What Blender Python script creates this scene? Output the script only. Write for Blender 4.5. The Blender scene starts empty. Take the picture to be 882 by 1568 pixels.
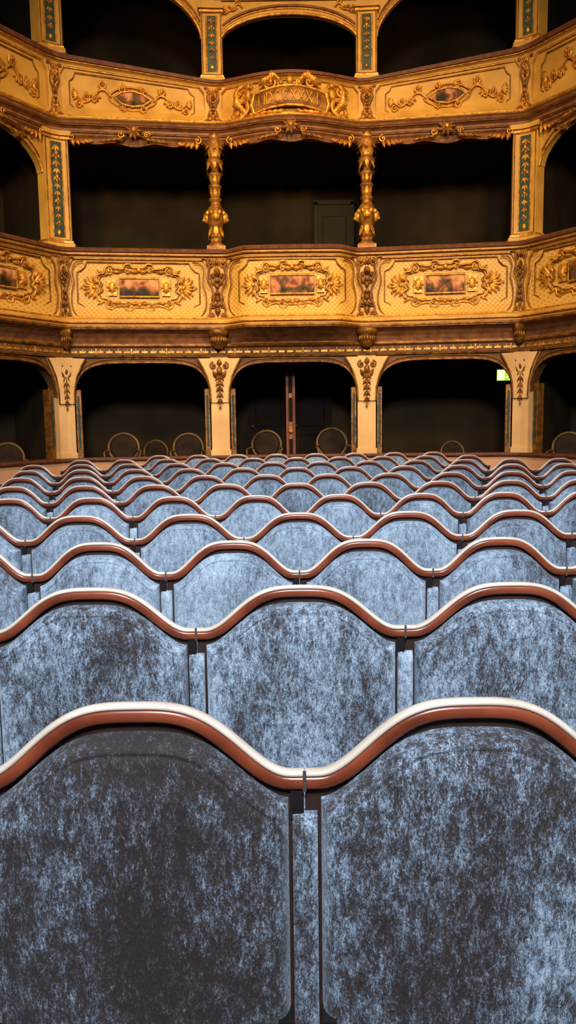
import bpy, math, random
from mathutils import Vector, Matrix
random.seed(4)
PI=math.pi
# ------------------------------------------------------------ materials
def newmat(name):
    m=bpy.data.materials.new(name); m.use_nodes=True
    nt=m.node_tree; b=nt.nodes['Principled BSDF']
    return m,nt,b
def mat(name,c1,c2=None,scale=6,rough=.55,metal=0,bump=0.0,bscale=40,emit=None,es=0,spec=.25,detail=5):
    m,nt,b=newmat(name)
    b.inputs['Roughness'].default_value=rough; b.inputs['Metallic'].default_value=metal
    b.inputs['Specular IOR Level'].default_value=spec
    tc=nt.nodes.new('ShaderNodeTexCoord')
    if c2 is None: c2=tuple(x*.7 for x in c1)
    n=nt.nodes.new('ShaderNodeTexNoise'); n.inputs['Scale'].default_value=scale; n.inputs['Detail'].default_value=detail
    nt.links.new(tc.outputs['Object'],n.inputs['Vector'])
    r=nt.nodes.new('ShaderNodeValToRGB')
    r.color_ramp.elements[0].position=.35; r.color_ramp.elements[1].position=.65
    r.color_ramp.elements[0].color=(*c2,1); r.color_ramp.elements[1].color=(*c1,1)
    nt.links.new(n.outputs['Fac'],r.inputs['Fac']); nt.links.new(r.outputs['Color'],b.inputs['Base Color'])
    if bump:
        n2=nt.nodes.new('ShaderNodeTexNoise'); n2.inputs['Scale'].default_value=bscale; n2.inputs['Detail'].default_value=4
        nt.links.new(tc.outputs['Object'],n2.inputs['Vector'])
        bp=nt.nodes.new('ShaderNodeBump'); bp.inputs['Strength'].default_value=bump; bp.inputs['Distance'].default_value=.01
        nt.links.new(n2.outputs['Fac'],bp.inputs['Height']); nt.links.new(bp.outputs['Normal'],b.inputs['Normal'])
    if emit:
        b.inputs['Emission Color'].default_value=(*emit,1); b.inputs['Emission Strength'].default_value=es
    return m
GILT=mat('gilt',(.80,.37,.045),(.34,.12,.012),scale=14,rough=.36,metal=.45,bump=.6,bscale=60,spec=.5)
GILTD=mat('gilt_aged',(.34,.14,.020),(.12,.042,.007),scale=10,rough=.42,metal=.4,bump=.6,bscale=50,spec=.4)
CREAM=mat('ochre_paint',(.62,.325,.055),(.45,.22,.034),scale=2.5,rough=.5)
BROWN=mat('brown_cornice',(.25,.095,.03),(.13,.045,.015),scale=8,rough=.5,bump=.3)
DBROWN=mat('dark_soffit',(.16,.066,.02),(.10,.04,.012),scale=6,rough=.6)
TEAL=mat('teal_inset',(.030,.060,.040),(.016,.034,.024),scale=10,rough=.5)
PEACH=mat('cream_pillar_paint',(.80,.48,.20),(.66,.37,.14),scale=2,rough=.6)
PWALL=mat('parapet_paint',(.72,.36,.18),(.6,.29,.13),scale=2,rough=.6)
RAIL=mat('rail_velvet',(.15,.05,.02),(.09,.026,.01),scale=12,rough=.6)
INT=mat('box_interior',(.050,.030,.013),(.028,.018,.009),scale=1.2,rough=.9,spec=.05)  # dimness inside the boxes is put into this near-black base colour
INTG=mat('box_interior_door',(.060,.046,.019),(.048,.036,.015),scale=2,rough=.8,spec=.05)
DOORR=mat('door_wood',(.22,.065,.024),(.12,.03,.011),scale=5,rough=.5)
DOORD=mat('door_wood_dark',(.018,.009,.005),(.012,.006,.004),scale=5,rough=.7,spec=.08)
FLOOR=mat('floor_carpet',(.05,.02,.015),(.03,.012,.01),scale=30,rough=.9)
CEIL=mat('ceiling_paint',(.45,.33,.15),(.35,.24,.1),scale=2,rough=.7)
WOOD=mat('mahogany',(.24,.052,.022),(.13,.026,.011),scale=9,rough=.28,spec=.5)
DWOOD=mat('seat_back_board',(.03,.014,.010),(.02,.009,.007),scale=9,rough=.6)
STRIP=mat('rim_strip',(.76,.65,.55),(.60,.48,.38),scale=6,rough=.26,metal=.15,spec=.6)
METAL=mat('dark_metal',(.03,.025,.025),(.02,.018,.018),scale=8,rough=.4,metal=.6)
CLIP=mat('clip_metal',(.25,.22,.22),(.15,.13,.13),scale=8,rough=.35,metal=.8)
CHW=mat('chair_frame',(.20,.11,.033),(.10,.05,.015),scale=8,rough=.4)
CHP=mat('chair_pad',(.035,.018,.01),(.02,.01,.006),scale=8,rough=.9)
EXG=mat('exit_green',(.2,.6,.1),(.2,.6,.1),emit=(.45,.80,.02),es=.9)
EXW=mat('exit_white',(.9,1,.6),(.9,1,.6),emit=(.95,1,.30),es=2.2)
def mathf(nt):
    def mth(op,a,bv=None,c=None):
        n=nt.nodes.new('ShaderNodeMath'); n.operation=op
        for i,x in enumerate((a,bv,c)):
            if x is None: continue
            if isinstance(x,(int,float)): n.inputs[i].default_value=x
            else: nt.links.new(x,n.inputs[i])
        return n.outputs[0]
    return mth
def diaper():
    m,nt,b=newmat('diaper_panel'); b.inputs['Roughness'].default_value=.5; b.inputs['Specular IOR Level'].default_value=.25
    tc=nt.nodes.new('ShaderNodeTexCoord'); sp=nt.nodes.new('ShaderNodeSeparateXYZ'); nt.links.new(tc.outputs['Object'],sp.inputs[0])
    mth=mathf(nt)
    S=1/.075
    a=mth('SINE',mth('MULTIPLY',mth('ADD',sp.outputs[0],sp.outputs[2]),S*PI))
    c=mth('SINE',mth('MULTIPLY',mth('SUBTRACT',sp.outputs[0],sp.outputs[2]),S*PI))
    d=mth('ABSOLUTE',mth('MULTIPLY',a,c))
    f=mth('GREATER_THAN',d,.66)
    mx=nt.nodes.new('ShaderNodeMix'); mx.data_type='RGBA'
    mx.inputs[6].default_value=(.62,.335,.062,1); mx.inputs[7].default_value=(.36,.165,.024,1)
    nt.links.new(mth('MULTIPLY',f,.65),mx.inputs[0]); nt.links.new(mx.outputs[2],b.inputs['Base Color'])
    return m
DIAP=diaper()
def painting(name,z0,z1):
    m,nt,b=newmat(name); b.inputs['Roughness'].default_value=.5; b.inputs['Specular IOR Level'].default_value=.1
    mth=mathf(nt)
    tc=nt.nodes.new('ShaderNodeTexCoord'); sp=nt.nodes.new('ShaderNodeSeparateXYZ'); nt.links.new(tc.outputs['Object'],sp.inputs[0])
    n=nt.nodes.new('ShaderNodeTexNoise'); n.inputs['Scale'].default_value=6; n.inputs['Detail'].default_value=7; n.inputs['Distortion'].default_value=.4
    nt.links.new(tc.outputs['Object'],n.inputs['Vector'])
    t=mth('DIVIDE',mth('SUBTRACT',sp.outputs[2],z0),z1-z0)
    v=mth('ADD',mth('MULTIPLY',t,.6),mth('MULTIPLY',mth('SUBTRACT',n.outputs['Fac'],.5),2.2)); v=mth('ADD',v,.24)
    r=nt.nodes.new('ShaderNodeValToRGB'); e=r.color_ramp.elements
    e[0].position=.18; e[0].color=(.022,.014,.006,1); e[1].position=.85; e[1].color=(.55,.27,.10,1)
    for p,c in ((.36,(.08,.05,.014,1)),(.48,(.16,.045,.014,1)),(.62,(.38,.13,.04,1))):
        x=e.new(p); x.color=c
    nt.links.new(v,r.inputs['Fac']); nt.links.new(r.outputs['Color'],b.inputs['Base Color'])
    return m
PAINT1=painting('landscape_painting',3.41,3.69); PAINT2=painting('landscape_painting_oval',6.3,6.65)
def velvet():
    m,nt,b=newmat('crushed_velvet'); L=nt.links
    b.inputs['Roughness'].default_value=.75; b.inputs['Specular IOR Level'].default_value=.25
    b.inputs['Sheen Weight'].default_value=.35; b.inputs['Sheen Roughness'].default_value=.3
    b.inputs['Sheen Tint'].default_value=(.80,.88,1,1)
    tc=nt.nodes.new('ShaderNodeTexCoord'); oi=nt.nodes.new('ShaderNodeObjectInfo')
    mth=mathf(nt)
    off=nt.nodes.new('ShaderNodeVectorMath'); off.operation='ADD'
    cmb=nt.nodes.new('ShaderNodeCombineXYZ'); r100=mth('MULTIPLY',oi.outputs['Random'],57.0)
    L.new(r100,cmb.inputs[0]); L.new(r100,cmb.inputs[2])
    L.new(tc.outputs['Object'],off.inputs[0]); L.new(cmb.outputs[0],off.inputs[1])
    mp=nt.nodes.new('ShaderNodeMapping'); mp.inputs['Scale'].default_value=(1,1,.45); L.new(off.outputs[0],mp.inputs[0])
    def noise(sc,det,dist=0,rough=.6):
        n=nt.nodes.new('ShaderNodeTexNoise'); n.inputs['Scale'].default_value=sc; n.inputs['Detail'].default_value=det
        n.inputs['Distortion'].default_value=dist; n.inputs['Roughness'].default_value=rough
        L.new(mp.outputs[0],n.inputs['Vector']); return n.outputs['Fac']
    big=noise(6,1); mid=noise(52,4,0,.6); grain=noise(190,3,0,.75); fine=noise(520,2,0,.7)
    sp=nt.nodes.new('ShaderNodeSeparateXYZ'); L.new(tc.outputs['Object'],sp.inputs[0])
    sc=nt.nodes.new('ShaderNodeSeparateColor'); L.new(oi.outputs['Color'],sc.inputs[0])
    v=mth('MULTIPLY',mth('SUBTRACT',big,.5),.50)
    v=mth('ADD',v,mth('MULTIPLY',mth('SUBTRACT',mid,.5),.72))
    v=mth('ADD',v,mth('MULTIPLY',mth('SUBTRACT',grain,.5),.75))
    v=mth('ADD',v,mth('MULTIPLY',mth('SUBTRACT',fine,.5),.70))
    v=mth('ADD',v,mth('MULTIPLY',mth('POWER',mth('ABSOLUTE',mth('MULTIPLY',sp.outputs[0],3.9)),5),.06))
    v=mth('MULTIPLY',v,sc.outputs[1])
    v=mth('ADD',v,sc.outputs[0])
    r=nt.nodes.new('ShaderNodeValToRGB'); e=r.color_ramp.elements
    e[0].position=.28; e[0].color=(.026,.019,.018,1); e[1].position=.85; e[1].color=(.46,.54,.63,1)
    for p,c in ((.40,(.044,.037,.040,1)),(.50,(.088,.102,.132,1)),(.64,(.215,.275,.355,1))):
        x=e.new(p); x.color=c
    L.new(v,r.inputs['Fac']); L.new(r.outputs['Color'],b.inputs['Base Color'])
    bp=nt.nodes.new('ShaderNodeBump'); bp.inputs['Strength'].default_value=.9; bp.inputs['Distance'].default_value=.005
    L.new(mth('ADD',mid,mth('ADD',mth('MULTIPLY',fine,.2),mth('MULTIPLY',grain,.5))),bp.inputs['Height']); L.new(bp.outputs['Normal'],b.inputs['Normal'])
    return m
VELVET=velvet()
# ------------------------------------------------------------ mesh builder
class MB:
    def __init__(s,M=None): s.v=[];s.f=[];s.m=[];s.sm=[];s.M=M;s.mats=[]
    def mi(s,m):
        if m not in s.mats: s.mats.append(m)
        return s.mats.index(m)
    def add(s,vs,fs,m,smooth=False):
        o=len(s.v); M=s.M
        s.v+= [M(*p) for p in vs] if M else [tuple(p) for p in vs]
        k=s.mi(m)
        for f in fs: s.f.append(tuple(i+o for i in f)); s.m.append(k); s.sm.append(smooth)
    def grid(s,rows,m,smooth=True,closed=False):
        nr=len(rows);nc=len(rows[0]);vs=[p for r in rows for p in r];fs=[]
        for i in range(nr-1):
            for j in range(nc if closed else nc-1):
                j2=(j+1)%nc; fs.append((i*nc+j,i*nc+j2,(i+1)*nc+j2,(i+1)*nc+j))
        s.add(vs,fs,m,smooth)
    def box(s,u0,u1,v0,v1,n0,n1,m,du=None):
        k=max(1,int(math.ceil((u1-u0)/du))) if du else 1
        vs=[];fs=[]
        for i in range(k+1):
            u=u0+(u1-u0)*i/k; vs+=[(u,v0,n0),(u,v1,n0),(u,v1,n1),(u,v0,n1)]
        for i in range(k):
            a=4*i
            for j in range(4): fs.append((a+j,a+(j+1)%4,a+4+(j+1)%4,a+4+j))
        fs+=[(3,2,1,0),(4*k,4*k+1,4*k+2,4*k+3)]
        s.add(vs,fs,m)
    def prism(s,poly,n0,n1,m):
        k=len(poly); vs=[(u,v,n1) for u,v in poly]+[(u,v,n0) for u,v in poly]
        fs=[tuple(range(k)),tuple(range(2*k-1,k-1,-1))]+[(i,i+k,(i+1)%k+k,(i+1)%k) for i in range(k)]
        s.add(vs,fs,m)
    def tube(s,pts,r,m,seg=6,flat=1.0,closed=False):
        n=len(pts); rows=[]
        for i,p in enumerate(pts):
            a=Vector(pts[i-1] if (i>0 or closed) else p); b=Vector(pts[(i+1)%n] if (i<n-1 or closed) else p)
            t=(b-a); t=t.normalized() if t.length>1e-9 else Vector((1,0,0))
            up=Vector((0,0,1)) if abs(t.z)<.9 else Vector((0,1,0))
            sd=t.cross(up).normalized(); up2=sd.cross(t)
            rr=r[i] if isinstance(r,(list,tuple)) else r
            rows.append([tuple(Vector(p)+sd*math.cos(2*PI*k/seg)*rr+up2*math.sin(2*PI*k/seg)*rr*flat) for k in range(seg)])
        if closed: rows.append(rows[0])
        s.grid(rows,m,True,True)
        if not closed:
            s.add(rows[0],[tuple(range(seg))],m); s.add(rows[-1],[tuple(range(seg-1,-1,-1))],m)
    def ell(s,c,r,m,a=10,b=6):
        rows=[]
        for i in range(b+1):
            th=PI*i/b-PI/2
            rows.append([(c[0]+r[0]*math.cos(th)*math.cos(2*PI*j/a),c[1]+r[1]*math.sin(th),c[2]+r[2]*math.cos(th)*math.sin(2*PI*j/a)) for j in range(a)])
        s.grid(rows,m,True,True)
    def leaf(s,u,v,ang,L,W,m,T=.02,curl=.03,n0=0):
        rows=[];c,sn=math.cos(ang),math.sin(ang)
        K=7
        for i in range(K+1):
            t=i/K; w=W*.5*math.sin(PI*min(1,t**.75))*(1+.18*math.sin(t*PI*7)) + .002
            n=n0+T*math.sin(PI*t)+curl*t*t; row=[]
            for q,dn in ((-1,-.012),(-.5,.3*T),(0,T),(.5,.3*T),(1,-.012)):
                a=L*t; bq=q*w
                row.append((u+a*c-bq*sn,v+a*sn+bq*c,n+dn))
            rows.append(row)
        s.grid(rows,m)
    def spiral(s,uc,vc,R,turns,a0,d,r,m,n=.02,st=16,rout=None):
        pts=[];rs=[];N=int(st*turns)
        for i in range(N+1):
            t=i/N; a=a0+d*2*PI*turns*t; q=R*(1-.82*t)
            pts.append((uc+q*math.cos(a),vc+q*math.sin(a),n+.02*t)); rs.append(r*(1-.35*t))
        s.tube(pts,rs,m,5); s.ell((uc,vc,n+.03),(r*1.5,r*1.5,r*1.5),m,6,4)
    def lathe(s,uc,nc,prof,m,seg=16,fl=None):
        rows=[]
        for r,z in prof: rows.append([(uc+r*math.cos(2*PI*k/seg)*(1+(.10*math.cos(fl*2*PI*k/seg) if fl else 0)),z,nc+r*math.sin(2*PI*k/seg)*(1+(.10*math.cos(fl*2*PI*k/seg) if fl else 0))) for k in range(seg)])
        s.grid(rows,m,True,True)
        s.add(rows[0],[tuple(range(seg))],m); s.add(rows[-1],[tuple(range(seg))],m)
    def obj(s,name,parent=None,loc=(0,0,0)):
        me=bpy.data.meshes.new(name); me.from_pydata(s.v,[],s.f)
        for m in s.mats: me.materials.append(m)
        me.polygons.foreach_set('material_index',s.m); me.polygons.foreach_set('use_smooth',s.sm); me.update()
        import bmesh
        bm=bmesh.new(); bm.from_mesh(me); bmesh.ops.recalc_face_normals(bm,faces=bm.faces); bm.to_mesh(me); bm.free()
        o=bpy.data.objects.new(name,me); bpy.context.scene.collection.objects.link(o); o.location=loc
        if parent: o.parent=parent
        return o
def empty(name,loc=(0,0,0)):
    o=bpy.data.objects.new(name,None); o.location=loc; bpy.context.scene.collection.objects.link(o); return o
def crom(pts,k=5,closed=False):
    out=[];n=len(pts)
    rng=range(n) if closed else range(n-1)
    for i in rng:
        p0=pts[i-1] if (i>0 or closed) else pts[i]; p1=pts[i]; p2=pts[(i+1)%n]; p3=pts[(i+2)%n] if (i+2<n or closed) else p2
        for j in range(k):
            t=j/k; out.append(tuple(.5*((2*b)+(-a+c)*t+(2*a-5*b+4*c-d)*t*t+(-a+3*b-3*c+d)*t**3) for a,b,c,d in zip(p0,p1,p2,p3)))
    if not closed: out.append(tuple(pts[-1]))
    return out
# ------------------------------------------------------------ plan curve of the auditorium
XC=.115
HP=[(0,13),(1.22,13),(3.70,12.65),(5.0,10.5),(5.9,8.0),(6.2,5.5)]
pts=[];ds=.02
for a,b in zip(HP[:-1],HP[1:]):
    L=math.dist(a,b);k=int(round(L/ds))
    for i in range(k): pts.append((a[0]+(b[0]-a[0])*i/k,a[1]+(b[1]-a[1])*i/k))
full=[(-x,y) for x,y in pts[:0:-1]]+pts
C0=len(pts)-1; W=11
sm=[]
for i in range(len(full)):
    w=min(W,i,len(full)-1-i); seg=full[i-w:i+w+1]
    sm.append((sum(p[0] for p in seg)/len(seg)+XC,sum(p[1] for p in seg)/len(seg)))
S0=1.22;S1=S0+math.dist(HP[1],HP[2]);S2=S1+math.dist(HP[2],HP[3]);S3=S2+math.dist(HP[3],HP[4]);SE=S3+2.4
def base(s):
    f=s/ds+C0; i=max(3,min(len(sm)-5,int(math.floor(f)))); t=f-i
    p=(sm[i][0]+(sm[i+1][0]-sm[i][0])*t, sm[i][1]+(sm[i+1][1]-sm[i][1])*t)
    def nn(j):
        a=sm[j-3];b=sm[j+3]; d=(b[0]-a[0],b[1]-a[1]); l=math.hypot(*d); return (d[1]/l,-d[0]/l)
    n0=nn(i);n1=nn(i+1)
    return p,(n0[0]+(n1[0]-n0[0])*t,n0[1]+(n1[1]-n0[1])*t)
def F(u,v,n):
    (x,y),(nx,ny)=base(u); return (x+nx*n,y+ny*n,v)
def sst(a,b,x): t=max(0,min(1,(x-a)/(b-a))); return t*t*(3-2*t)
def b1(s): a=abs(s); return .26*(1-sst(.72,1.08,a))+.05*max(0,1-(a/1.0)**2)
def b2(s): a=abs(s); return .34*max(0,math.cos(PI/2*min(1,a/1.1)))**1.2
def F1(u,v,n): return F(u,v,n+b1(u)*(sst(2.55,2.9,v)))
def lin(s): return max(0,min(1,(abs(s)-S0)/(S1-S0)))
def F2(u,v,n):
    z=v
    if v>6.08: z= 6.08+(v-6.08)*(1+.5*lin(u)) if v<=6.85 else v+ .36*lin(u)
    return F(u,z,n+b2(u))
def at(G,c,v0,n0): return lambda u,v,n: G(c+u,v0+v,n0+n)
def sweep(mb,G,prof,m,s0=-SE,s1=SE,st=.1,smooth=False):
    mb.M=G; k=int((s1-s0)/st)
    for (n0,z0),(n1,z1) in zip(prof[:-1],prof[1:]):
        mb.grid([[(s0+(s1-s0)*i/k,z0,n0) for i in range(k+1)],[(s0+(s1-s0)*i/k,z1,n1) for i in range(k+1)]],m,True)
def line(mb,G,z,n,r,m,s0=-SE,s1=SE,st=.1):
    mb.M=G;k=int((s1-s0)/st); mb.tube([(s0+(s1-s0)*i/k,z,n) for i in range(k+1)],r,m,6)
# ------------------------------------------------------------ ornaments (local u,v,n)
def spray(mb,u0,v0,d,L,m,A=.1):
    P=[(u0+d*L*t/20,v0+A*math.sin(2*PI*t/20),.015) for t in range(21)]
    mb.tube(P,[.018*(1-.5*i/20) for i in range(21)],m,5)
    for t,sg in ((.22,1),(.45,-1),(.68,1),(.9,-1)):
        u=u0+d*L*t; v=v0+A*math.sin(2*PI*t)
        mb.spiral(u+d*.02,v+sg*A*.75,A*.62,1.4,-sg*PI/2,d*sg,.013,m)
        for k in (-.5,.4,1.1):
            mb.leaf(u,v,(PI/2*sg)+(-1*d*k),A*1.25,A*.55,m,.012,.02)
    for k in (-.7,-.35,0,.35,.7): mb.leaf(u0+d*L*.97,v0,(0 if d>0 else PI)+k,A*1.3,A*.5,m,.012,.02)
def cartouche(mb,w,h,kind,m):
    a,b=w/2,h/2
    if kind==1:
        mb.prism([(-a,-b),(a,-b),(a,b),(-a,b)],0,.02,PAINT1)
        mb.tube([(-a,-b,.03),(a,-b,.03),(a,b,.03),(-a,b,.03)],.018,m,6,closed=True)
        q=[(0,.31),(.10,.31),(.14,.36),(.24,.35),(.27,.29),(.42,.30),(.50,.34),(.58,.30),(.60,.22),(.70,.20),(.74,.12),(.68,.06),(.72,0)]
        for su in (1,-1):
            for sv in (1,-1):
                mb.tube([(x*su,y*sv,.02) for x,y in crom(q,4)],.018,m,5)
                mb.tube([(x*su*.93,y*sv*.87,.01) for x,y in crom(q,4)],.009,GILTD,5)
            mb.prism([(su*(a+.05),-.13),(su*(a+.20),-.13),(su*(a+.20),.13),(su*(a+.05),.13)],0,.03,m)
            mb.ell((su*(a+.125),0,.04),(.06,.09,.03),m,8,5)
            for k in range(8): mb.leaf(su*(a+.125),0,k*PI/4,.1,.05,m,.02,.01,.02)
            for sv in (1,-1):
                mb.spiral(su*.2,sv*.265,.05,1.3,0,su*sv,.012,m)
                mb.spiral(su*.52,sv*.245,.06,1.4,PI/2*sv,su*sv,.014,m)
                mb.leaf(su*.30,sv*.24,(0 if su>0 else PI),.18,.05,m)
                mb.leaf(su*.72,sv*.05,(0 if su>0 else PI)+su*sv*1.0,.16,.07,m)
                mb.leaf(su*.60,sv*.20,(0 if su>0 else PI)+su*sv*.5,.15,.05,m)
            for k in (-.9,-.5,-.15,.15,.5,.9): mb.leaf(su*.76,0,(0 if su>0 else PI)+k,.22,.07,m,.015,.02)
            mb.ell((su*.78,0,.03),(.04,.03,.03),m,8,5); mb.ell((su*1.0,0,.02),(.022,.022,.02),m,6,4)
            for sv in (1,-1): mb.ell((su*.93,sv*.11,.02),(.022,.022,.02),m,6,4)
        for sv in (1,-1):
            mb.leaf(0,sv*.25,0,.17,.07,m); mb.leaf(0,sv*.25,PI,.17,.07,m); mb.ell((0,sv*.27,.03),(.04,.04,.03),m,8,5)
    else:
        q=[(-a,0),(-a*.55,b*.75),(0,b),(a*.55,b*.75),(a,0),(a*.55,-b*.75),(0,-b),(-a*.55,-b*.75)]
        mb.prism(q,0,.02,PAINT2); mb.tube([(x*1.06,y*1.08,.025) for x,y in q],.016,m,6,closed=True)
        mb.tube([(x*1.35,y*1.6,.015) for x,y in crom(q,3,True)],.010,m,5,closed=True)
        for su in (1,-1): spray(mb,su*(a+.05),0,su,.52,m,.075)
        for su in (1,-1):
            for sv in (1,-1):
                mb.spiral(su*a*.6,sv*b*1.25,.05,1.3,0,su*sv,.012,m)
                mb.leaf(su*a*.3,sv*b*1.2,PI/2*sv-su*sv*.9,.1,.05,m)
def ogee_frame(mb,w,h,m,r=.014,c=.12):
    a,b=w/2,h/2; P=[]
    for su,sv in ((1,1),(1,-1),(-1,-1),(-1,1)):
        arc=[(a,b-c),(a-c*.45,b-c*.8),(a-c*.8,b-c*.45),(a-c,b)]
        if su*sv>0: seq=arc[::-1]
        else: seq=arc
        P+=[(x*su,y*sv,.0) for x,y in seq]
    mb.tube(P,r,m,5,closed=True)
def herm(mb,h,w,m,dark):
    a=w/2;b=h/2
    for su in (1,-1):
        mb.tube([(x*su,y,.03) for x,y in crom([(a*1.5,b*.98),(a*1.0,b*.95),(a*.75,b*.70),(a*.95,b*.35),(a*.55,b*.05),(a*.35,-b*.3),(a*.75,-b*.6),(a*.8,-b*.85),(a*1.5,-b*.98)],5)],.018,dark,6)
        mb.spiral(su*a*.62,b*.84,a*.42,1.5,PI/2,-su,.02,m)
        mb.spiral(su*a*.45,b*.42,a*.32,1.4,-PI/2,su,.017,m)
        mb.spiral(su*a*.40,-b*.50,a*.34,1.4,PI/2,-su,.017,m)
        mb.spiral(su*a*.60,-b*.86,a*.40,1.5,-PI/2,su,.02,m)
        mb.leaf(su*a*.2,b*.1,PI/2+su*-.5,b*.3,a*.4,m); mb.leaf(su*a*.2,-b*.1,-PI/2+su*.5,b*.3,a*.4,m)
        mb.leaf(su*a*.1,b*.72,PI/2-su*.35,b*.28,a*.35,m)
    mb.ell((0,b*.55,.05),(a*.34,b*.13,.07),m,10,6)
    mb.ell((0,b*.53,.12),(a*.08,b*.05,.03),m,6,4)
    for su in (1,-1): mb.ell((su*a*.13,b*.58,.105),(a*.07,b*.02,.02),dark,6,4)
    for i in range(6): mb.ell((0,b*(.3-.2*i),.04),(a*(.26-.02*(i%3)),b*.085,.05),m if i%2 else dark,8,5)
    mb.leaf(0,-b*.5,-PI/2,b*.4,a*.6,m,.03); mb.leaf(0,b*.75,PI/2,b*.25,a*.5,m,.03)
def drop(mb,v0,v1,w,m):
    n=max(4,int(abs(v0-v1)/.11)); 
    for i in range(n):
        v=v0+(v1-v0)*i/n; ww=w*(1-.35*i/n)
        for a in (-.75,0,.75): mb.leaf(0,v,-PI/2+a,ww*1.0,ww*.42,m,.012,.015)
        if i%3==1: mb.ell((0,v-.02,.03),(ww*.35,ww*.35,.025),m,8,5)
def pilaster(mb,G,s,v0,v1,w,n0,n1,frame=CREAM):
    mb.M=G; mb.box(s-w/2,s+w/2,v0,v1,n0,n1,frame,.2)
    mb.box(s-w*.62,s+w*.62,v1-.07,v1,n0,n1+.05,frame,.2); mb.box(s-w*.58,s+w*.58,v1-.12,v1-.09,n0,n1+.03,GILT,.2)
    mb.box(s-w*.62,s+w*.62,v0,v0+.07,n0,n1+.05,frame,.2); mb.box(s-w*.57,s+w*.57,v0+.08,v0+.11,n0,n1+.03,GILT,.2)
    a=w*.25; t=v1-.17; b=v0+.17
    mb.box(s-a,s+a,b,t,n1,n1+.006,TEAL)
    mb.tube([(s-a,b,n1+.008),(s+a,b,n1+.008),(s+a,t,n1+.008),(s-a,t,n1+.008)],.013,GILT,5,closed=True)
    mb.tube([(s-w*.45,b-.04,n1+.004),(s+w*.45,b-.04,n1+.004),(s+w*.45,t+.04,n1+.004),(s-w*.45,t+.04,n1+.004)],.010,GILTD,5,closed=True)
    mb.M=at(G,s,0,n1+.008); drop(mb,t-.04,b+.12,a*1.1,GILT)
    mb.ell((0,b+.06,.01),(a*.4,a*.4,.02),GILT,8,5)
# ------------------------------------------------------------ room shell
def plane_box(name,x0,x1,y0,y1,z0,z1,m):
    mb=MB(); mb.box(x0,x1,y0,y1,z0,z1,m); return mb.obj(name)
plane_box('floor',-9.3,9.3,-4,18.2,-.1,0,FLOOR)
plane_box('ceiling',-9.3,9.3,-4,18.2,9.6,9.7,CEIL)
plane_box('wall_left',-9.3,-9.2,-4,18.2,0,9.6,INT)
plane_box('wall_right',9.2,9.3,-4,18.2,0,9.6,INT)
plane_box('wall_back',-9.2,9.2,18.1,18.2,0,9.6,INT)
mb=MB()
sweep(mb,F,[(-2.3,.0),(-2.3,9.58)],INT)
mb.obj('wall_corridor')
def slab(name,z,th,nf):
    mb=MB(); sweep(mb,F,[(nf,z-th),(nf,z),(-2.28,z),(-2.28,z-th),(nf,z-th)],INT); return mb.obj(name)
slab('floor_box_stalls',.2,.19,-.16)
slab('floor_box_tier',2.85,.22,-.02)
slab('floor_box_upper',5.98,.16,-.02)
mb=MB(); mb.M=F
for s in (S0,S1,S2,S3):
    for sg in (1,-1):
        for z0,z1 in ((.2,2.63),(2.85,5.82),(5.98,9.58)):
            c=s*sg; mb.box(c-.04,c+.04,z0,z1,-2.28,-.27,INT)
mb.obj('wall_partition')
# ------------------------------------------------------------ ground arcade
par=empty('stalls_parapet')
mb=MB(); sweep(mb,F,[(-.14,.0),(.0,.0),(.0,.80)],PWALL); sweep(mb,F,[(-.14,.8),(.0,.8)],PWALL); mb.obj('parapet_wall',par)
mb=MB(); sweep(mb,F,[(-.16,.79),(.05,.79),(.06,.81),(.05,.845),(-.16,.845),(-.16,.79)],RAIL); mb.obj('handrail',par)
def arch_header(mb,G,s0,s1,af,zt,n0,n1,m,K=40):
    mb.M=G
    lo=[];
    for i in range(K+1):
        t=-1+2*i/K; t2=math.copysign(1-(1-abs(t))**1.6,t); s=(s0+s1)/2+(s1-s0)/2*t2; lo.append((s,af(t2)))
    mb.grid([[(s,z,n1) for s,z in lo],[(s,zt,n1) for s,z in lo]],m,False)
    mb.grid([[(s,z,n0) for s,z in lo],[(s,z,n1) for s,z in lo]],m,True)
    mb.grid([[(s,z,n0) for s,z in lo],[(s,zt,n0) for s,z in lo]],m,False)
    return lo
arc=empty('stalls_arcade')
mb=MB(); orn=MB()
bays=[(-S0,S0),(S0,S1),(S1,S2),(S2,S3),(-S1,-S0),(-S2,-S1),(-S3,-S2)]
for a,b in bays:
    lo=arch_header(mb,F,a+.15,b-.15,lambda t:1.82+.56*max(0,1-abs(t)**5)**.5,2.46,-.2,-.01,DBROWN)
    orn.M=F
    orn.tube([(s,z,.0) for s,z in lo],.022,GILTD,6)
    orn.tube([(s,z+.06,.0) for s,z in lo[3:-3]],.012,GILTD,5)
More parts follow.
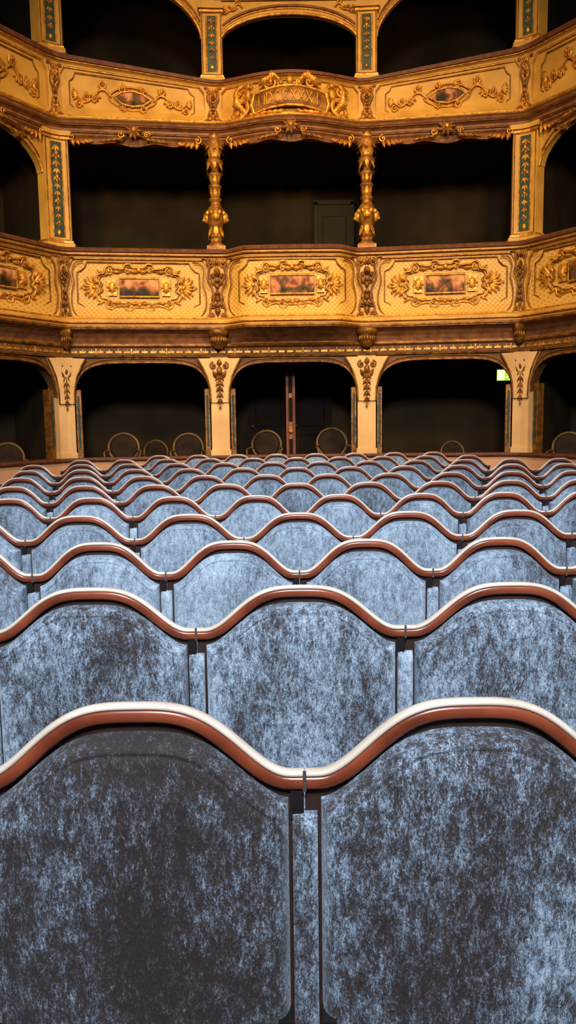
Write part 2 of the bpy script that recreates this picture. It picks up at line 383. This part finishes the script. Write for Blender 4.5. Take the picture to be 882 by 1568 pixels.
for s in (S0,S1,S2,S3):
    for sg in (1,-1):
        c=s*sg; mb.M=F
        mb.box(c-.15,c+.15,.845,2.46,-.25,.02,PEACH,.15)
        mb.box(c-.17,c+.17,.845,.93,-.2,.045,PEACH,.15)
        mb.M=at(F,c,0,.02)
        mb.prism([(-.15,1.72),(.15,1.72),(.16,1.95),(.21,2.15),(.29,2.32),(.36,2.44),(-.36,2.44),(-.29,2.32),(-.21,2.15),(-.16,1.95)],-.01,.03,PEACH)
        for q in (1,-1):
            mb.box(min(q*.17,q*.25),max(q*.17,q*.25),.845,1.95,-.24,-.10,GILTD)
            mb.box(min(q*.195,q*.225),max(q*.195,q*.225),1.0,1.85,-.10,-.09,TEAL)
        orn.M=at(F,c,0,.055)
        for q in (1,-1):
            orn.tube([(q*x,y,0) for x,y in ((.15,1.72),(.16,1.95),(.21,2.15),(.29,2.32),(.36,2.44))],.015,GILTD,5)
            orn.spiral(q*.10,2.32,.06,1.4,PI/2,-q,.014,GILTD); orn.leaf(q*.02,2.1,PI/2-q*.6,.17,.08,GILTD)
        orn.ell((0,2.24,.02),(.05,.07,.04),GILTD,8,5); orn.leaf(0,2.3,PI/2,.13,.09,GILTD)
        for i in range(5):
            for a_ in (-.6,0,.6): orn.leaf(0,2.18-.1*i,-PI/2+a_,.13-.01*i,.05-.004*i,GILTD)
        orn.ell((0,1.64,.01),(.02,.03,.015),GILTD,6,4)
mb.obj('pillars_and_arches',arc); orn.obj('gilded_capitals',arc)
# ------------------------------------------------------------ lower balcony
bal=empty('balcony')
mb=MB()
sweep(mb,F1,[(-.22,2.46),(.03,2.46),(.04,2.49)],GILTD)
sweep(mb,F1,[(.04,2.49),(.03,2.50),(.03,2.61),(.05,2.62)],DBROWN)
sweep(mb,F1,[(.05,2.62),(.07,2.64),(.07,2.67)],GILTD)
sweep(mb,F1,[(.07,2.67),(.05,2.69),(.07,2.76),(.13,2.83),(.22,2.88)],BROWN)
sweep(mb,F1,[(.22,2.88),(.25,2.885),(.25,2.94)],GILTD)
sweep(mb,F1,[(.25,2.94),(.21,2.955),(.21,2.98),(.25,3.0),(.25,3.03),(.20,3.06)],CREAM)
sweep(mb,F1,[(.20,3.06),(.16,3.10),(.12,3.2),(.095,3.35),(.08,3.55),(.08,3.98)],DIAP)
sweep(mb,F1,[(.08,3.98),(.13,4.0),(.13,4.03),(.20,4.05),(.20,4.07)],CREAM)
sweep(mb,F1,[(.20,4.07),(.24,4.075),(.25,4.11),(.22,4.14),(-.12,4.14),(-.12,2.9)],RAIL)
for z,n,r,m in ((2.99,.245,.012,GILT),(3.065,.205,.014,GILT),(3.99,.11,.013,GILT),(4.045,.19,.012,GILT),(2.91,.255,.014,GILTD)): line(mb,F1,z,n,r,m)
k=-SE
mb.M=F1
while k<SE-.2:
    mb.box(k,k+.10,2.525,2.56,.03,.042,GILT); mb.box(k+.045,k+.055,2.56,2.59,.03,.04,GILT)
    if int(round(k/.14))%4==0: mb.box(k+.11,k+.13,2.51,2.60,.03,.045,GILT)
    k+=.14
mb.obj('parapet',bal)
orn=MB()
for c,w in ((0,.70),((S0+S1)/2,.62),(-(S0+S1)/2,.62),((S1+S2)/2,.62),(-(S1+S2)/2,.62),((S2+S3)/2,.62),(-(S2+S3)/2,.62)):
    orn.M=at(F1,c,3.55,.10); sc=.80 if c==0 else .9
    G=orn.M; orn.M=(lambda G,sc:(lambda u,v,n:G(u*sc,v,n)))(G,sc)
    cartouche(orn,w/sc,.29,1,GILT)
    orn.M=at(F1,c,3.54,.105); ogee_frame(orn,1.92 if c else 1.70,.80,GILTD,.012,.16)
orn.obj('cartouches_with_paintings',bal)
orn=MB()
for s in (S0,S1,S2,S3):
    for sg in (1,-1):
        c=s*sg; orn.M=at(F1,c,0,0)
        orn.prism([(-.24,3.98),(.24,3.98),(.15,3.85),(.13,3.6),(.11,3.4),(.14,3.2),(.24,3.07),(-.24,3.07),(-.14,3.2),(-.11,3.4),(-.13,3.6),(-.15,3.85)],.06,.15,CREAM)
        orn.M=at(F1,c,3.52,.155); herm(orn,.98,.34,GILTD,BROWN)
        for q in (1,-1):
            orn.tube([(q*x,y,.0) for x,y in crom([(.40,.42),(.28,.40),(.22,.28),(.24,.1),(.19,-.1),(.20,-.28),(.28,-.42),(.42,-.45)],4)],.013,GILTD,5)
        orn.M=F1
        orn.lathe(c,.17,[(.03,2.58),(.09,2.61),(.12,2.66),(.13,2.72),(.12,2.77),(.16,2.79),(.18,2.83),(.17,2.87)],GILTD,14)
        for a in range(9):
            th=PI*a/8; orn.ell((c+.13*math.cos(th),2.72,.17+.13*math.sin(th)),(.03,.05,.03),GILTD,6,4)
orn.obj('pilaster_ornaments',bal)
# ------------------------------------------------------------ gilded columns on lower balcony
for sg in (-1,1):
    c=S0*sg; mb=MB(); mb.M=F
    n=.06
    mb.box(c-.16,c+.16,4.142,4.20,n-.16,n+.16,GILTD)
    mb.lathe(c,n,[(.15,4.20),(.155,4.23),(.10,4.26),(.085,4.30),(.11,4.33),(.13,4.37),(.10,4.42),(.09,4.47),(.13,4.54),(.15,4.62),(.15,4.72),(.13,4.80),(.09,4.85),(.085,4.9),(.105,4.92),(.105,4.95),(.08,4.97),(.09,5.03),(.085,5.10),(.11,5.12),(.11,5.15),(.08,5.17),(.085,5.27),(.12,5.30),(.12,5.33),(.07,5.36),(.06,5.40),(.12,5.46),(.15,5.5),(.11,5.55),(.09,5.62),(.14,5.72),(.19,5.80),(.10,5.84),(.07,5.87),(.09,5.92),(.06,5.97)],GILTD,18)
    for a in range(4):
        th=a*PI/2+PI/2; cu=c+.135*math.cos(th); cn=n+.135*math.sin(th)
        mb.ell((cu,4.66,cn),(.075,.095,.075),GILT,10,6); mb.ell((cu+.05*math.cos(th),4.62,cn+.05*math.sin(th)),(.04,.03,.05),GILT,8,5)
        for q in (-1,1):
            eu=cu+q*.03*math.sin(th)+.06*math.cos(th); en=cn-q*.03*math.cos(th)+.06*math.sin(th); mb.ell((eu,4.69,en),(.013,.011,.013),BROWN,6,4)
            mb.ell((cu+q*.07*math.sin(th),4.72,cn-q*.07*math.cos(th)),(.035,.04,.035),GILT,6,4)
    def rleaf(z,r0,dr,h,w,k,m,off=0):
        for i in range(k):
            th=2*PI*i/k+off; rows=[]
            for j in range(6):
                t=j/5; r=r0+dr*t*t; ww=w*math.sin(PI*min(1,.15+t*.85))+.003; zz=z+h*t-(.25*h*max(0,t-.8) if h>0 else 0)
                rows.append([(c+r*math.cos(th)-q*ww*math.sin(th),zz,n+(r+.01*(1-abs(q)))*math.sin(th)+q*ww*math.cos(th)) for q in (-1,0,1)])
            mb.grid(rows,m)
    rleaf(5.58,.095,.10,.22,.035,10,GILT); rleaf(5.44,.07,.10,.12,.03,8,GILT,.3); rleaf(5.52,.13,.05,-.16,.03,8,GILT)
    rleaf(4.50,.12,.06,-.16,.04,8,GILT); rleaf(4.28,.09,.06,.12,.035,8,GILT); rleaf(5.0,.085,.03,.1,.025,8,GILT); rleaf(5.2,.085,.03,.1,.025,8,GILT); rleaf(5.78,.12,.1,-.12,.03,8,GILT)
    mb.ell((c,5.90,n),(.085,.075,.085),GILT,12,8)
    o=mb.obj('gilded_column')
mb=MB()
for s in (S1,S2,S3):
    for sg in (1,-1): pilaster(mb,F,s*sg,4.145,5.90,.46,-.12,.06)
for a,b in ((S1,S2),(S2,S3),(-S2,-S1),(-S3,-S2)):
    lo=arch_header(mb,F,a+.24,b-.24,lambda t:5.25+.52*max(0,1-abs(t)**2.4)**.6,5.86,-.12,.0,CREAM)
    mb.tube([(s,z,.01) for s,z in lo],.02,GILT,6); mb.tube([(s,z+.07,.01) for s,z in lo[3:-3]],.012,GILTD,5)
    for e,d in ((a+.42,1),(b-.42,-1)):
        mb.M=at(F,e,5.70,.01); spray(mb,0,0,d,.35,GILTD,.05); mb.M=F
mb.obj('pilasters_and_side_arches',bal)
# ------------------------------------------------------------ upper balcony
bal2=empty('balcony'); mb=MB()
sweep(mb,F2,[(-.22,5.80),(.0,5.80),(.02,5.83),(.06,5.86),(.07,5.90)],BROWN)
sweep(mb,F2,[(.07,5.90),(.11,5.905),(.11,5.94),(.14,5.96),(.20,5.99),(.22,6.03)],BROWN)
sweep(mb,F2,[(.22,6.03),(.25,6.035),(.25,6.06),(.20,6.075)],CREAM)
sweep(mb,F2,[(.20,6.075),(.14,6.11),(.09,6.2),(.07,6.3),(.07,6.60)],CREAM)
sweep(mb,F2,[(.07,6.60),(.11,6.61),(.12,6.63),(.18,6.65)],CREAM)
sweep(mb,F2,[(.18,6.65),(.21,6.655),(.21,6.70),(-.12,6.70),(-.12,6.0)],RAIL)
for z,n,r,m in ((5.90,.08,.016,GILTD),(5.98,.17,.012,GILTD),(6.05,.25,.012,GILT),(6.085,.19,.012,GILT),(6.605,.09,.011,GILT),(6.65,.17,.011,GILT)): line(mb,F2,z,n,r,m)
mb.obj('parapet',bal2)
orn=MB()
def valdepth(s):
    a=abs(s)
    if a<S0: t=a/S0
    elif a<S1: t=abs((a-(S0+S1)/2)/((S1-S0)/2))
    elif a<S2: t=abs((a-(S1+S2)/2)/((S2-S1)/2))
    else: t=abs((a-(S2+S3)/2)/((S3-S2)/2))
    return 5.80-.05*(1-min(1,t))-.02*math.cos(t*PI*4)
k=200
ss=[-S3+2*S3*i/k for i in range(k+1)]
orn.M=F2
orn.grid([[(s,valdepth(s),.0) for s in ss],[(s,5.83,.03) for s in ss]],BROWN)
orn.tube([(s,valdepth(s),.0) for s in ss],.012,GILTD,5)
centres=[0,(S0+S1)/2,-(S0+S1)/2,(S1+S2)/2,-(S1+S2)/2]
for c in centres:
    orn.M=at(F2,c,5.86,.13)
    orn.ell((0,.06,.02),(.09,.09,.06),GILTD,10,6); orn.ell((0,.06,.08),(.04,.04,.03),GILT,8,5)
    for i in range(9): orn.leaf(0,.06,i*2*PI/9,.15,.06,BROWN if i%2 else GILTD,.02,.02,.02)
    for q in (1,-1):
        for t in range(4): orn.leaf(q*(.16+.08*t),-.03-.01*t,(-.45 if q>0 else PI+.45),.13,.06,GILTD,.015,.02)
        orn.spiral(q*.2,.0,.05,1.3,0,q,.013,GILT)
for s in (S0,S1,S2):
    for sg in (1,-1):
        for q in (1,-1):
            c=s*sg+q*(.30 if s!=S0 else .26)
            orn.M=at(F2,c,5.83,.06)
            for t in range(5): orn.leaf(q*.06*t,-.01*t,-PI/2+q*(.2+.25*t),.15-.015*t,.06,GILT,.02,.03)
            orn.spiral(0,.0,.06,1.3,PI/2,q,.016,GILT)
for c in centres[1:]+[(S2+S3)/2,-(S2+S3)/2]:
    orn.M=at(F2,c,6.34,.09); cartouche(orn,.54,.17,2,GILT)
    orn.M=at(F2,c,6.35,.085); ogee_frame(orn,1.9,.42,GILTD,.009,.09)
for s in (S0,S1,S2,S3):
    for sg in (1,-1):
        c=s*sg
        w=.13 if s==S0 else .14
        orn.M=at(F2,c,0,0)
        orn.prism([(-w*1.7,6.60),(w*1.7,6.60),(w*1.1,6.52),(w,6.3),(w*1.1,6.17),(w*1.7,6.09),(-w*1.7,6.09),(-w*1.1,6.17),(-w,6.3),(-w*1.1,6.52)],.05,.14,CREAM)
        orn.M=at(F2,c,6.34,.145); herm(orn,.50,.19 if s==S0 else .26,GILT,BROWN)
orn.obj('ornaments',bal2)
# royal crest
mb=MB(); C=at(F2,0,6.08,.16); mb.M=C
rib=lambda u,z,n=0:(u,z+.10*(1-(u/.6)**2)*1.0-.02,n+.03)
N=24
mb.grid([[rib(-.56+1.12*i/N,.03,.0) for i in range(N+1)],[rib(-.56+1.12*i/N,.05,.03) for i in range(N+1)],[rib(-.56+1.12*i/N,.29,.03) for i in range(N+1)],[rib(-.56+1.12*i/N,.31,.0) for i in range(N+1)]],GILTD)
for z in (.03,.31): mb.tube([rib(-.58+1.16*i/N,z,.03) for i in range(N+1)],.02,GILT,6)
for q in (1,-1): mb.tube([rib(q*.56,.03,.03),rib(q*.6,.17,.04),rib(q*.56,.31,.03)],.03,GILT,6)
def stroke(P,u,w,h,z): mb.tube([rib(u+x*w,z+y*h,.04) for x,y in P],.011,GILT,5)
Cc=[(.5+.45*math.cos(a),.5+.5*math.sin(a)) for a in [PI*.25+PI*1.5*i/10 for i in range(11)]]
glyph={'M':[[(0,0),(.05,1),(.5,.3),(.95,1),(1,0)]],'D':[[(0,0),(0,1),(.5,.95),(.85,.7),(.9,.5),(.85,.3),(.5,.05),(0,0)]],'C':[Cc],'X':[[(0,0),(1,1)],[(0,1),(1,0)]],'I':[[(.5,0),(.5,1)]]}
u=-.48
for ch in 'MDCCXXXI':
    for P in glyph[ch]: stroke(P,u,.088,.16,.09)
    u+=.122
for q in (1,-1):
    mb.spiral(q*.30,.46,.10,1.6,PI,-q,.026,GILT); mb.spiral(q*.14,.44,.06,1.4,0,q,.02,GILT)
    for t in range(7): mb.leaf(q*(.12+.06*t),.44+.03*math.sin(t),PI/2-q*(.9-.3*t),.15,.08,GILT,.03,.05,.03)
    mb.tube([(q*x,y,.05) for x,y in crom([(.58,.40),(.72,.46),(.84,.38),(.80,.26),(.68,.22),(.66,.10),(.76,.0),(.90,.02)],5)],.035,GILT,7)
    mb.spiral(q*.80,.36,.09,1.5,0,q,.025,GILT); mb.spiral(q*.82,.06,.08,1.5,PI,-q,.025,GILT)
    mb.ell((q*.66,.30,.06),(.06,.09,.06),GILT,10,6); mb.ell((q*.65,.42,.08),(.045,.05,.05),GILT,10,6)
    for t in range(8): mb.leaf(q*(.66+.02*t),.02+.05*t,(0 if q>0 else PI)+q*(.9-.3*t),.16,.08,GILT,.03,.05,.03)
    for t in range(6): mb.leaf(q*(.08+.09*t),.05-.0*t,(-.3 if q>0 else PI+.3),.14,.07,GILT,.02,.04,.02)
mb.ell((0,.47,.05),(.06,.06,.05),GILT,10,6)
mb.obj('gilded_crest',bal2)
mb=MB()
for s in (S0,S1,S2,S3):
    for sg in (1,-1):
        if s==S0: pilaster(mb,F,s*sg,6.70,7.86,.33,-.12,.08)
        else: pilaster(mb,F,s*sg,7.02,8.5,.44,-.12,.08)
def flank(z0,z1,rise): return lambda t: z0+(z1-z0)*(t+1)/2+rise*max(0,1-abs(t)**2.2)**.55
specs=[(-S0,S0,lambda t:7.42+.33*max(0,1-abs(t)**2.2)**.7),(S0,S1,flank(7.38,7.8,.62)),(-S1,-S0,flank(7.8,7.38,.62)),(S1,S2,flank(7.8,7.8,.62)),(-S2,-S1,flank(7.8,7.8,.62)),(S2,S3,flank(7.8,7.8,.62)),(-S3,-S2,flank(7.8,7.8,.62))]
for a,b,af in specs:
    lo=arch_header(mb,F,a+.16,b-.16,af,9.4,-.12,.0,CREAM)
    mb.tube([(s,z,.01) for s,z in lo],.024,GILT,6); mb.tube([(s,z+.08,.01) for s,z in lo[2:-2]],.012,GILT,5); mb.tube([(s,z+.12,.01) for s,z in lo[2:-2]],.02,BROWN,5)
    if a==-S0:
        for q in (1,-1): mb.M=at(F,q*.72,7.84,.01); spray(mb,0,0,q,.28,GILT,.05)
mb.M=F
for s in (S0,):
    for sg in (1,-1): mb.box(s*sg-.16,s*sg+.16,7.86,9.4,-.12,.03,CREAM)
for s in (S1,S2,S3):
    for sg in (1,-1): mb.box(s*sg-.2,s*sg+.2,8.5,9.4,-.12,.03,CREAM)
for zz,r,m in ((8.0,.03,GILT),(7.95,.015,BROWN)):
    mb.tube([(-S0+2*S0*i/20,zz+.0,.02) for i in range(21)],r,m,6)
mb.obj('upper_pilasters_and_arches',bal2)
# ------------------------------------------------------------ doors
def panel_door(name,x0,x1,y,z0,z1,m1,m2):
    e=empty(name,((x0+x1)/2,y,z0)); w=x1-x0;h=z1-z0; d=MB(); d.M=lambda u,v,n:(u,-n,v)
    d.box(-w/2,w/2,0,h,0,.04,m1)
    for a,b in ((.12,.42),(.50,.92)):
        d.tube([(-w*.32,h*a,.045),(w*.32,h*a,.045),(w*.32,h*b,.045),(-w*.32,h*b,.045)],.018,m2,5,closed=True)
    for q in (-1,1): d.box(q*w/2-.03,q*w/2+.03,0,h+.05,-.01,.07,m2)
    d.box(-w/2-.03,w/2+.03,h,h+.08,-.01,.07,m2)
    d.obj('door_leaf',e)
    k=MB(); k.M=d.M; k.ell((-w*.42,h*.5,.1),(.025,.025,.03),DOORR,10,6); k.box(-w*.42-.008,-w*.42+.008,h*.5-.008,h*.5+.008,.04,.09,DOORR); k.obj('door_knob',e)
    return e
panel_door('door_1',.60,1.28,15.18,2.86,5.42,INTG,INTG)
panel_door('door_2',-.72,.02,15.1,.2,2.40,DOORD,DOORD)
panel_door('door_3',.12,.84,15.1,.2,2.40,DOORD,DOORD)
e=empty('door_4',(.07,13.75,.2))
mb=MB(); mb.M=lambda u,v,n:(u,-n,v)
mb.box(-.03,.03,0,2.15,-.75,0,DOORR); mb.box(-.08,.08,0,2.18,0,.05,DOORR); mb.box(-.035,.035,0,2.15,.05,.065,DOORD)
mb.obj('door_leaf',e)
mb=MB(); mb.M=lambda u,v,n:(u,-n,v)
mb.ell((.0,1.02,.10),(.04,.04,.04),GILT,10,6); mb.box(-.03,.03,.88,1.18,.065,.075,GILTD); mb.box(-.03,.03,1.6,1.68,.065,.08,GILTD); mb.box(-.03,.03,.35,.43,.065,.08,GILTD)
mb.obj('door_knob',e)
# ------------------------------------------------------------ exit sign
ex=empty('exit_sign',(3.80,13.6,2.14)); mb=MB(); mb.M=lambda u,v,n:(u,-n,v)
mb.box(-.15,.15,-.10,.10,-.025,.0,METAL); mb.box(-.145,.145,-.095,.095,0,.006,EXG)
mb.box(-.135,-.01,-.085,.085,.006,.01,EXW); mb.obj('housing',ex)
mb=MB(); mb.M=lambda u,v,n:(u,-n,v)
mb.ell((.09,.06,.01),(.016,.016,.008),EXW,8,5)
for P in (((.085,.045),(.06,-.01)),((.06,-.01),(.085,-.04),(.07,-.08)),((.06,-.01),(.035,-.035),(.01,-.045)),((.08,.03),(.11,.015),(.125,.03)),((.08,.03),(.05,.03),(.04,.005))):
    mb.tube([(x,y,.012) for x,y in P],.009,EXW,5)
mb.obj('running_figure',ex)
mb=MB(); mb.M=lambda u,v,n:(u,-n,v)
for q in (-.1,.1): mb.tube([(q,.10,-.012),(q,.485,-.012)],.005,METAL,6)
mb.obj('hanging_rods',ex)
# ------------------------------------------------------------ oval back chairs
def oval_chair(x,y,rot=0,sc=1):
    mb=MB(); mb.M=lambda u,v,n:(u,-n,v)
    zc=.72;R=.25
    ring=[(R*math.cos(2*PI*i/28),zc+R*.95*math.sin(2*PI*i/28),-.22-.03*math.sin(2*PI*i/28)) for i in range(28)]
    mb.tube(ring,.022,CHW,8,closed=True)
    mb.ell((0,zc,-.215),(R*.9,R*.86,.035),CHP,20,10)
    mb.ell((0,.45,.0),(.25,.06,.24),CHP,18,8)
    mb.lathe(0,0,[(.22,.36),(.25,.37),(.25,.42),(.22,.43)],CHW,20)
    for q in (-1,1):
        mb.tube([(q*.17,.0,.19),(q*.18,.2,.2),(q*.17,.38,.18)],[.013,.018,.026],CHW,8)
        mb.tube([(q*.17,.0,-.25),(q*.16,.2,-.2),(q*.16,.38,-.18),(q*.15,.55,-.2)],[.013,.018,.026,.02],CHW,8)
        mb.tube(crom([(q*.23,.68,-.2),(q*.29,.66,-.08),(q*.29,.62,.06),(q*.24,.42,.12)],5),.018,CHW,7)
    o=mb.obj('oval_back_chair',None,(x,y,.2)); o.rotation_euler=(0,0,rot); o.scale=(sc,sc,sc)
    return o
for px,D,r,sc in ((190,13.6,.1,1.06),(237,14.4,-.1,.9),(291,13.6,.1,1.04),(408,13.9,-.15,1.07),(516,13.9,.15,1.1),(18,12.1,.5,.95),(700,14.0,0,.82),(872,12.3,-.5,1.0)):
    oval_chair((px-443)/1184*D*.995,D,r,sc)
# ------------------------------------------------------------ theatre seats
DIP=.85;AMP=.122
def wave(x,p):
    t=min(1,abs(x)/(p/2)/.92); return DIP+AMP*(.5+.5*math.cos(PI*t**1.6))
def seat_mesh(p):
    mb=MB(); mb.M=lambda u,v,n:(u,-n,v)
    h=p/2-.0012
    N=56; xs=[-h+2*h*i/N for i in range(N+1)]
    rim=[]
    for x in xs:
        z=wave(x,p); dz=(wave(x+.002,p)-wave(x-.002,p))/.004; l=math.hypot(1,dz); rim.append((x,z,-dz/l,1/l))
    def sw(sec,m,smooth=True):
        rows=[[(x+nx*o,z+nz*o,n) for n,o in sec] for x,z,nx,nz in rim]
        mb.grid(rows,m,smooth,True); k=len(sec)
        mb.add(rows[0],[tuple(range(k))],m); mb.add(rows[-1],[tuple(range(k))],m)
    sw([(.001+.0120*math.cos(a),-.002+.0068*math.sin(a)) for a in [2*PI*i/12 for i in range(12)]],STRIP)
    sw([(.010,-.006),(.013,-.012),(.013,-.025),(.009,-.029),(-.012,-.029),(-.014,-.02),(-.010,-.006)],WOOD)
    zb=.36
    for n1 in (0,-.012):
        mb.grid([[(x,zb,n1) for x in xs],[(x,wave(x,p)-.028,n1) for x in xs]],DWOOD,False)
    mb.grid([[(x,zb,0) for x in xs],[(x,zb,-.012) for x in xs]],DWOOD,False)
    for x in (-h,h): mb.add([(x,zb,0),(x,zb,-.012),(x,wave(x,p)-.028,-.012),(x,wave(x,p)-.028,0)],[(0,1,2,3)],DWOOD)
    g=.0270; a=h-g; r=.024;T=.040
    ex=[0,.0012,.003,.006,.010,.014,.018,.021,.0235,.026,.029,.032,.036,.045]
    xs2=[-a+e for e in ex]+[-a+.045+(2*a-.09)*i/34 for i in range(1,34)]+[a-e for e in ex[::-1]]
    rows=[]
    H0=.40; NR=48
    for j in range(NR):
        row=[]
        for x in xs2:
            zt=wave(x,p)-.046; dz=(wave(x+.002,p)-wave(x-.002,p))/.004; sl=1/math.hypot(1,dz)
            Ht=zt-H0
            if j<len(ex): z=zt-ex[j]/sl
            else: z=zt-.045/sl-(Ht-.045/sl)*(j-len(ex)+1)/(NR-len(ex))
            e=min(a-abs(x),(zt-z)*sl); 
            rr=min(1,max(0,e)/r); y=T*math.sqrt(max(0,1-(1-rr)**2))
            y-=.003*math.exp(-((e-.026)/.003)**2)
            y+=.018*math.cos(PI/2*min(1,abs(x)/a))*min(1,max(0,e)/.09)
            row.append((x,z,.001+max(0,y)))
        rows.append(row)
    mb.grid(rows,VELVET)
    zt=DIP-.070; w=.0215; c=p/2
    rows=[]
    for z in [.30+(zt-.012-.30)*i/20 for i in range(21)]+[zt-.006,zt-.002,zt]:
        k=1 if z<zt-.01 else max(.2,(zt-z)/.012)
        rows.append([(c-w,z,.002),(c-w,z,.012*k+.004),(c-w*.6,z,.016*k+.004),(c,z,.018*k+.004),(c+w*.6,z,.016*k+.004),(c+w,z,.012*k+.004),(c+w,z,.002)])
    mb.grid(rows,VELVET); mb.add(rows[-1],[tuple(range(7))],VELVET)
    mb.box(c-.003,c+.003,DIP-.030,DIP+.007,.0142,.0165,CLIP)
    mb.box(c-.024,c-.0015,zt-.01,DIP-.029,.0005,.008,METAL)
    rows=[]
    for i in range(21):
        t=-1+2*i/20
        f=(1-abs(t)**8)**.25
        row=[]
        for j in range(24):
            th=2*PI*j/24; cz=math.copysign(abs(math.sin(th))**.6,math.sin(th)); cn=math.copysign(abs(math.cos(th))**.6,math.cos(th))
            row.append(((a-.005)*t,.27+.15*cz*f,.125+.045*cn*f))
        rows.append(row)
    mb.grid(rows,VELVET,True,True)
    for q in (-1,1):
        mb.box(q*(a-.01)-.012,q*(a-.01)+.012,0.012,.42,-.01,.05,METAL)
        mb.box(q*(a-.01)-.03,q*(a-.01)+.03,0,.012,-.06,.14,METAL)
        mb.box(q*(a-.01)-.008,q*(a-.01)+.008,.2,.24,.04,.12,METAL)
    o=mb.obj('theatre_seat_src'); me=o.data; bpy.data.objects.remove(o); me.name='theatre_seat'
    return me
ROWD=[1.26,2.17,3.0,3.88,4.8,5.7,6.6,7.55,8.5,9.45,10.4]
ROWP=[.575,.60,.525,.553,.515]+[.525]*6
LIM={7:3.7,8:3.3,9:2.9,10:2.4}
meshes={p:seat_mesh(p) for p in sorted(set(ROWP))}
for k in range(11):
    D=ROWD[k]; p=ROWP[k]
    xc=.022+.010*k; lim=LIM.get(k,4.4)
    me=meshes[p]
    for j in range(-12,13):
        x=xc+(j+.5 if k%2==0 else j)*p
        if abs(x)+p/2>lim: continue
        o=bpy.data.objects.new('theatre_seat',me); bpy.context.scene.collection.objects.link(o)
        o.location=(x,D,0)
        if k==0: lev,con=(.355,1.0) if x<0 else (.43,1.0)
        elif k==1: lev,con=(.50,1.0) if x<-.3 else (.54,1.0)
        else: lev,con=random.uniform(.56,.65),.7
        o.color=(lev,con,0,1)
# ------------------------------------------------------------ lights
def area(name,loc,target,size,energy,col,spread=PI):
    l=bpy.data.lights.new(name,'AREA'); l.energy=energy; l.color=col; l.size=size; l.spread=spread
    o=bpy.data.objects.new(name,l); bpy.context.scene.collection.objects.link(o); o.location=loc
    o.rotation_euler=(Vector(target)-Vector(loc)).to_track_quat('-Z','Y').to_euler(); return o
area('warm_house_light',(0,7.0,8.9),(0,13,3.8),.8,180,(1,.65,.27),math.radians(110))
area('warm_house_light',(-3.2,6,6.0),(-1.6,13,3.6),.6,78,(1,.67,.29),math.radians(80))
area('warm_house_light',(3.2,6,6.0),(1.6,13,3.6),.6,78,(1,.67,.29),math.radians(80))
area('stage_work_light',(0,-3.5,7.0),(0,6.5,.8),1.6,510,(.82,.91,1),math.radians(90))
w=bpy.data.worlds.new('dim_interior'); w.use_nodes=True; bpy.context.scene.world=w
w.node_tree.nodes['Background'].inputs[0].default_value=(.85,.72,.62,1); w.node_tree.nodes['Background'].inputs[1].default_value=.07
bpy.context.scene.view_settings.view_transform='Standard'
# ------------------------------------------------------------ camera
cam=bpy.data.cameras.new('camera'); co=bpy.data.objects.new('camera',cam); bpy.context.scene.collection.objects.link(co)
cam.sensor_fit='VERTICAL'; cam.sensor_height=36; cam.lens=36*1184/1568; cam.clip_start=.02
co.matrix_world=Matrix.Translation((0,0,1.45))@Matrix.Rotation(math.radians(90-6.93),4,'X')@Matrix.Rotation(math.radians(-.76),4,'Z')
bpy.context.scene.camera=co
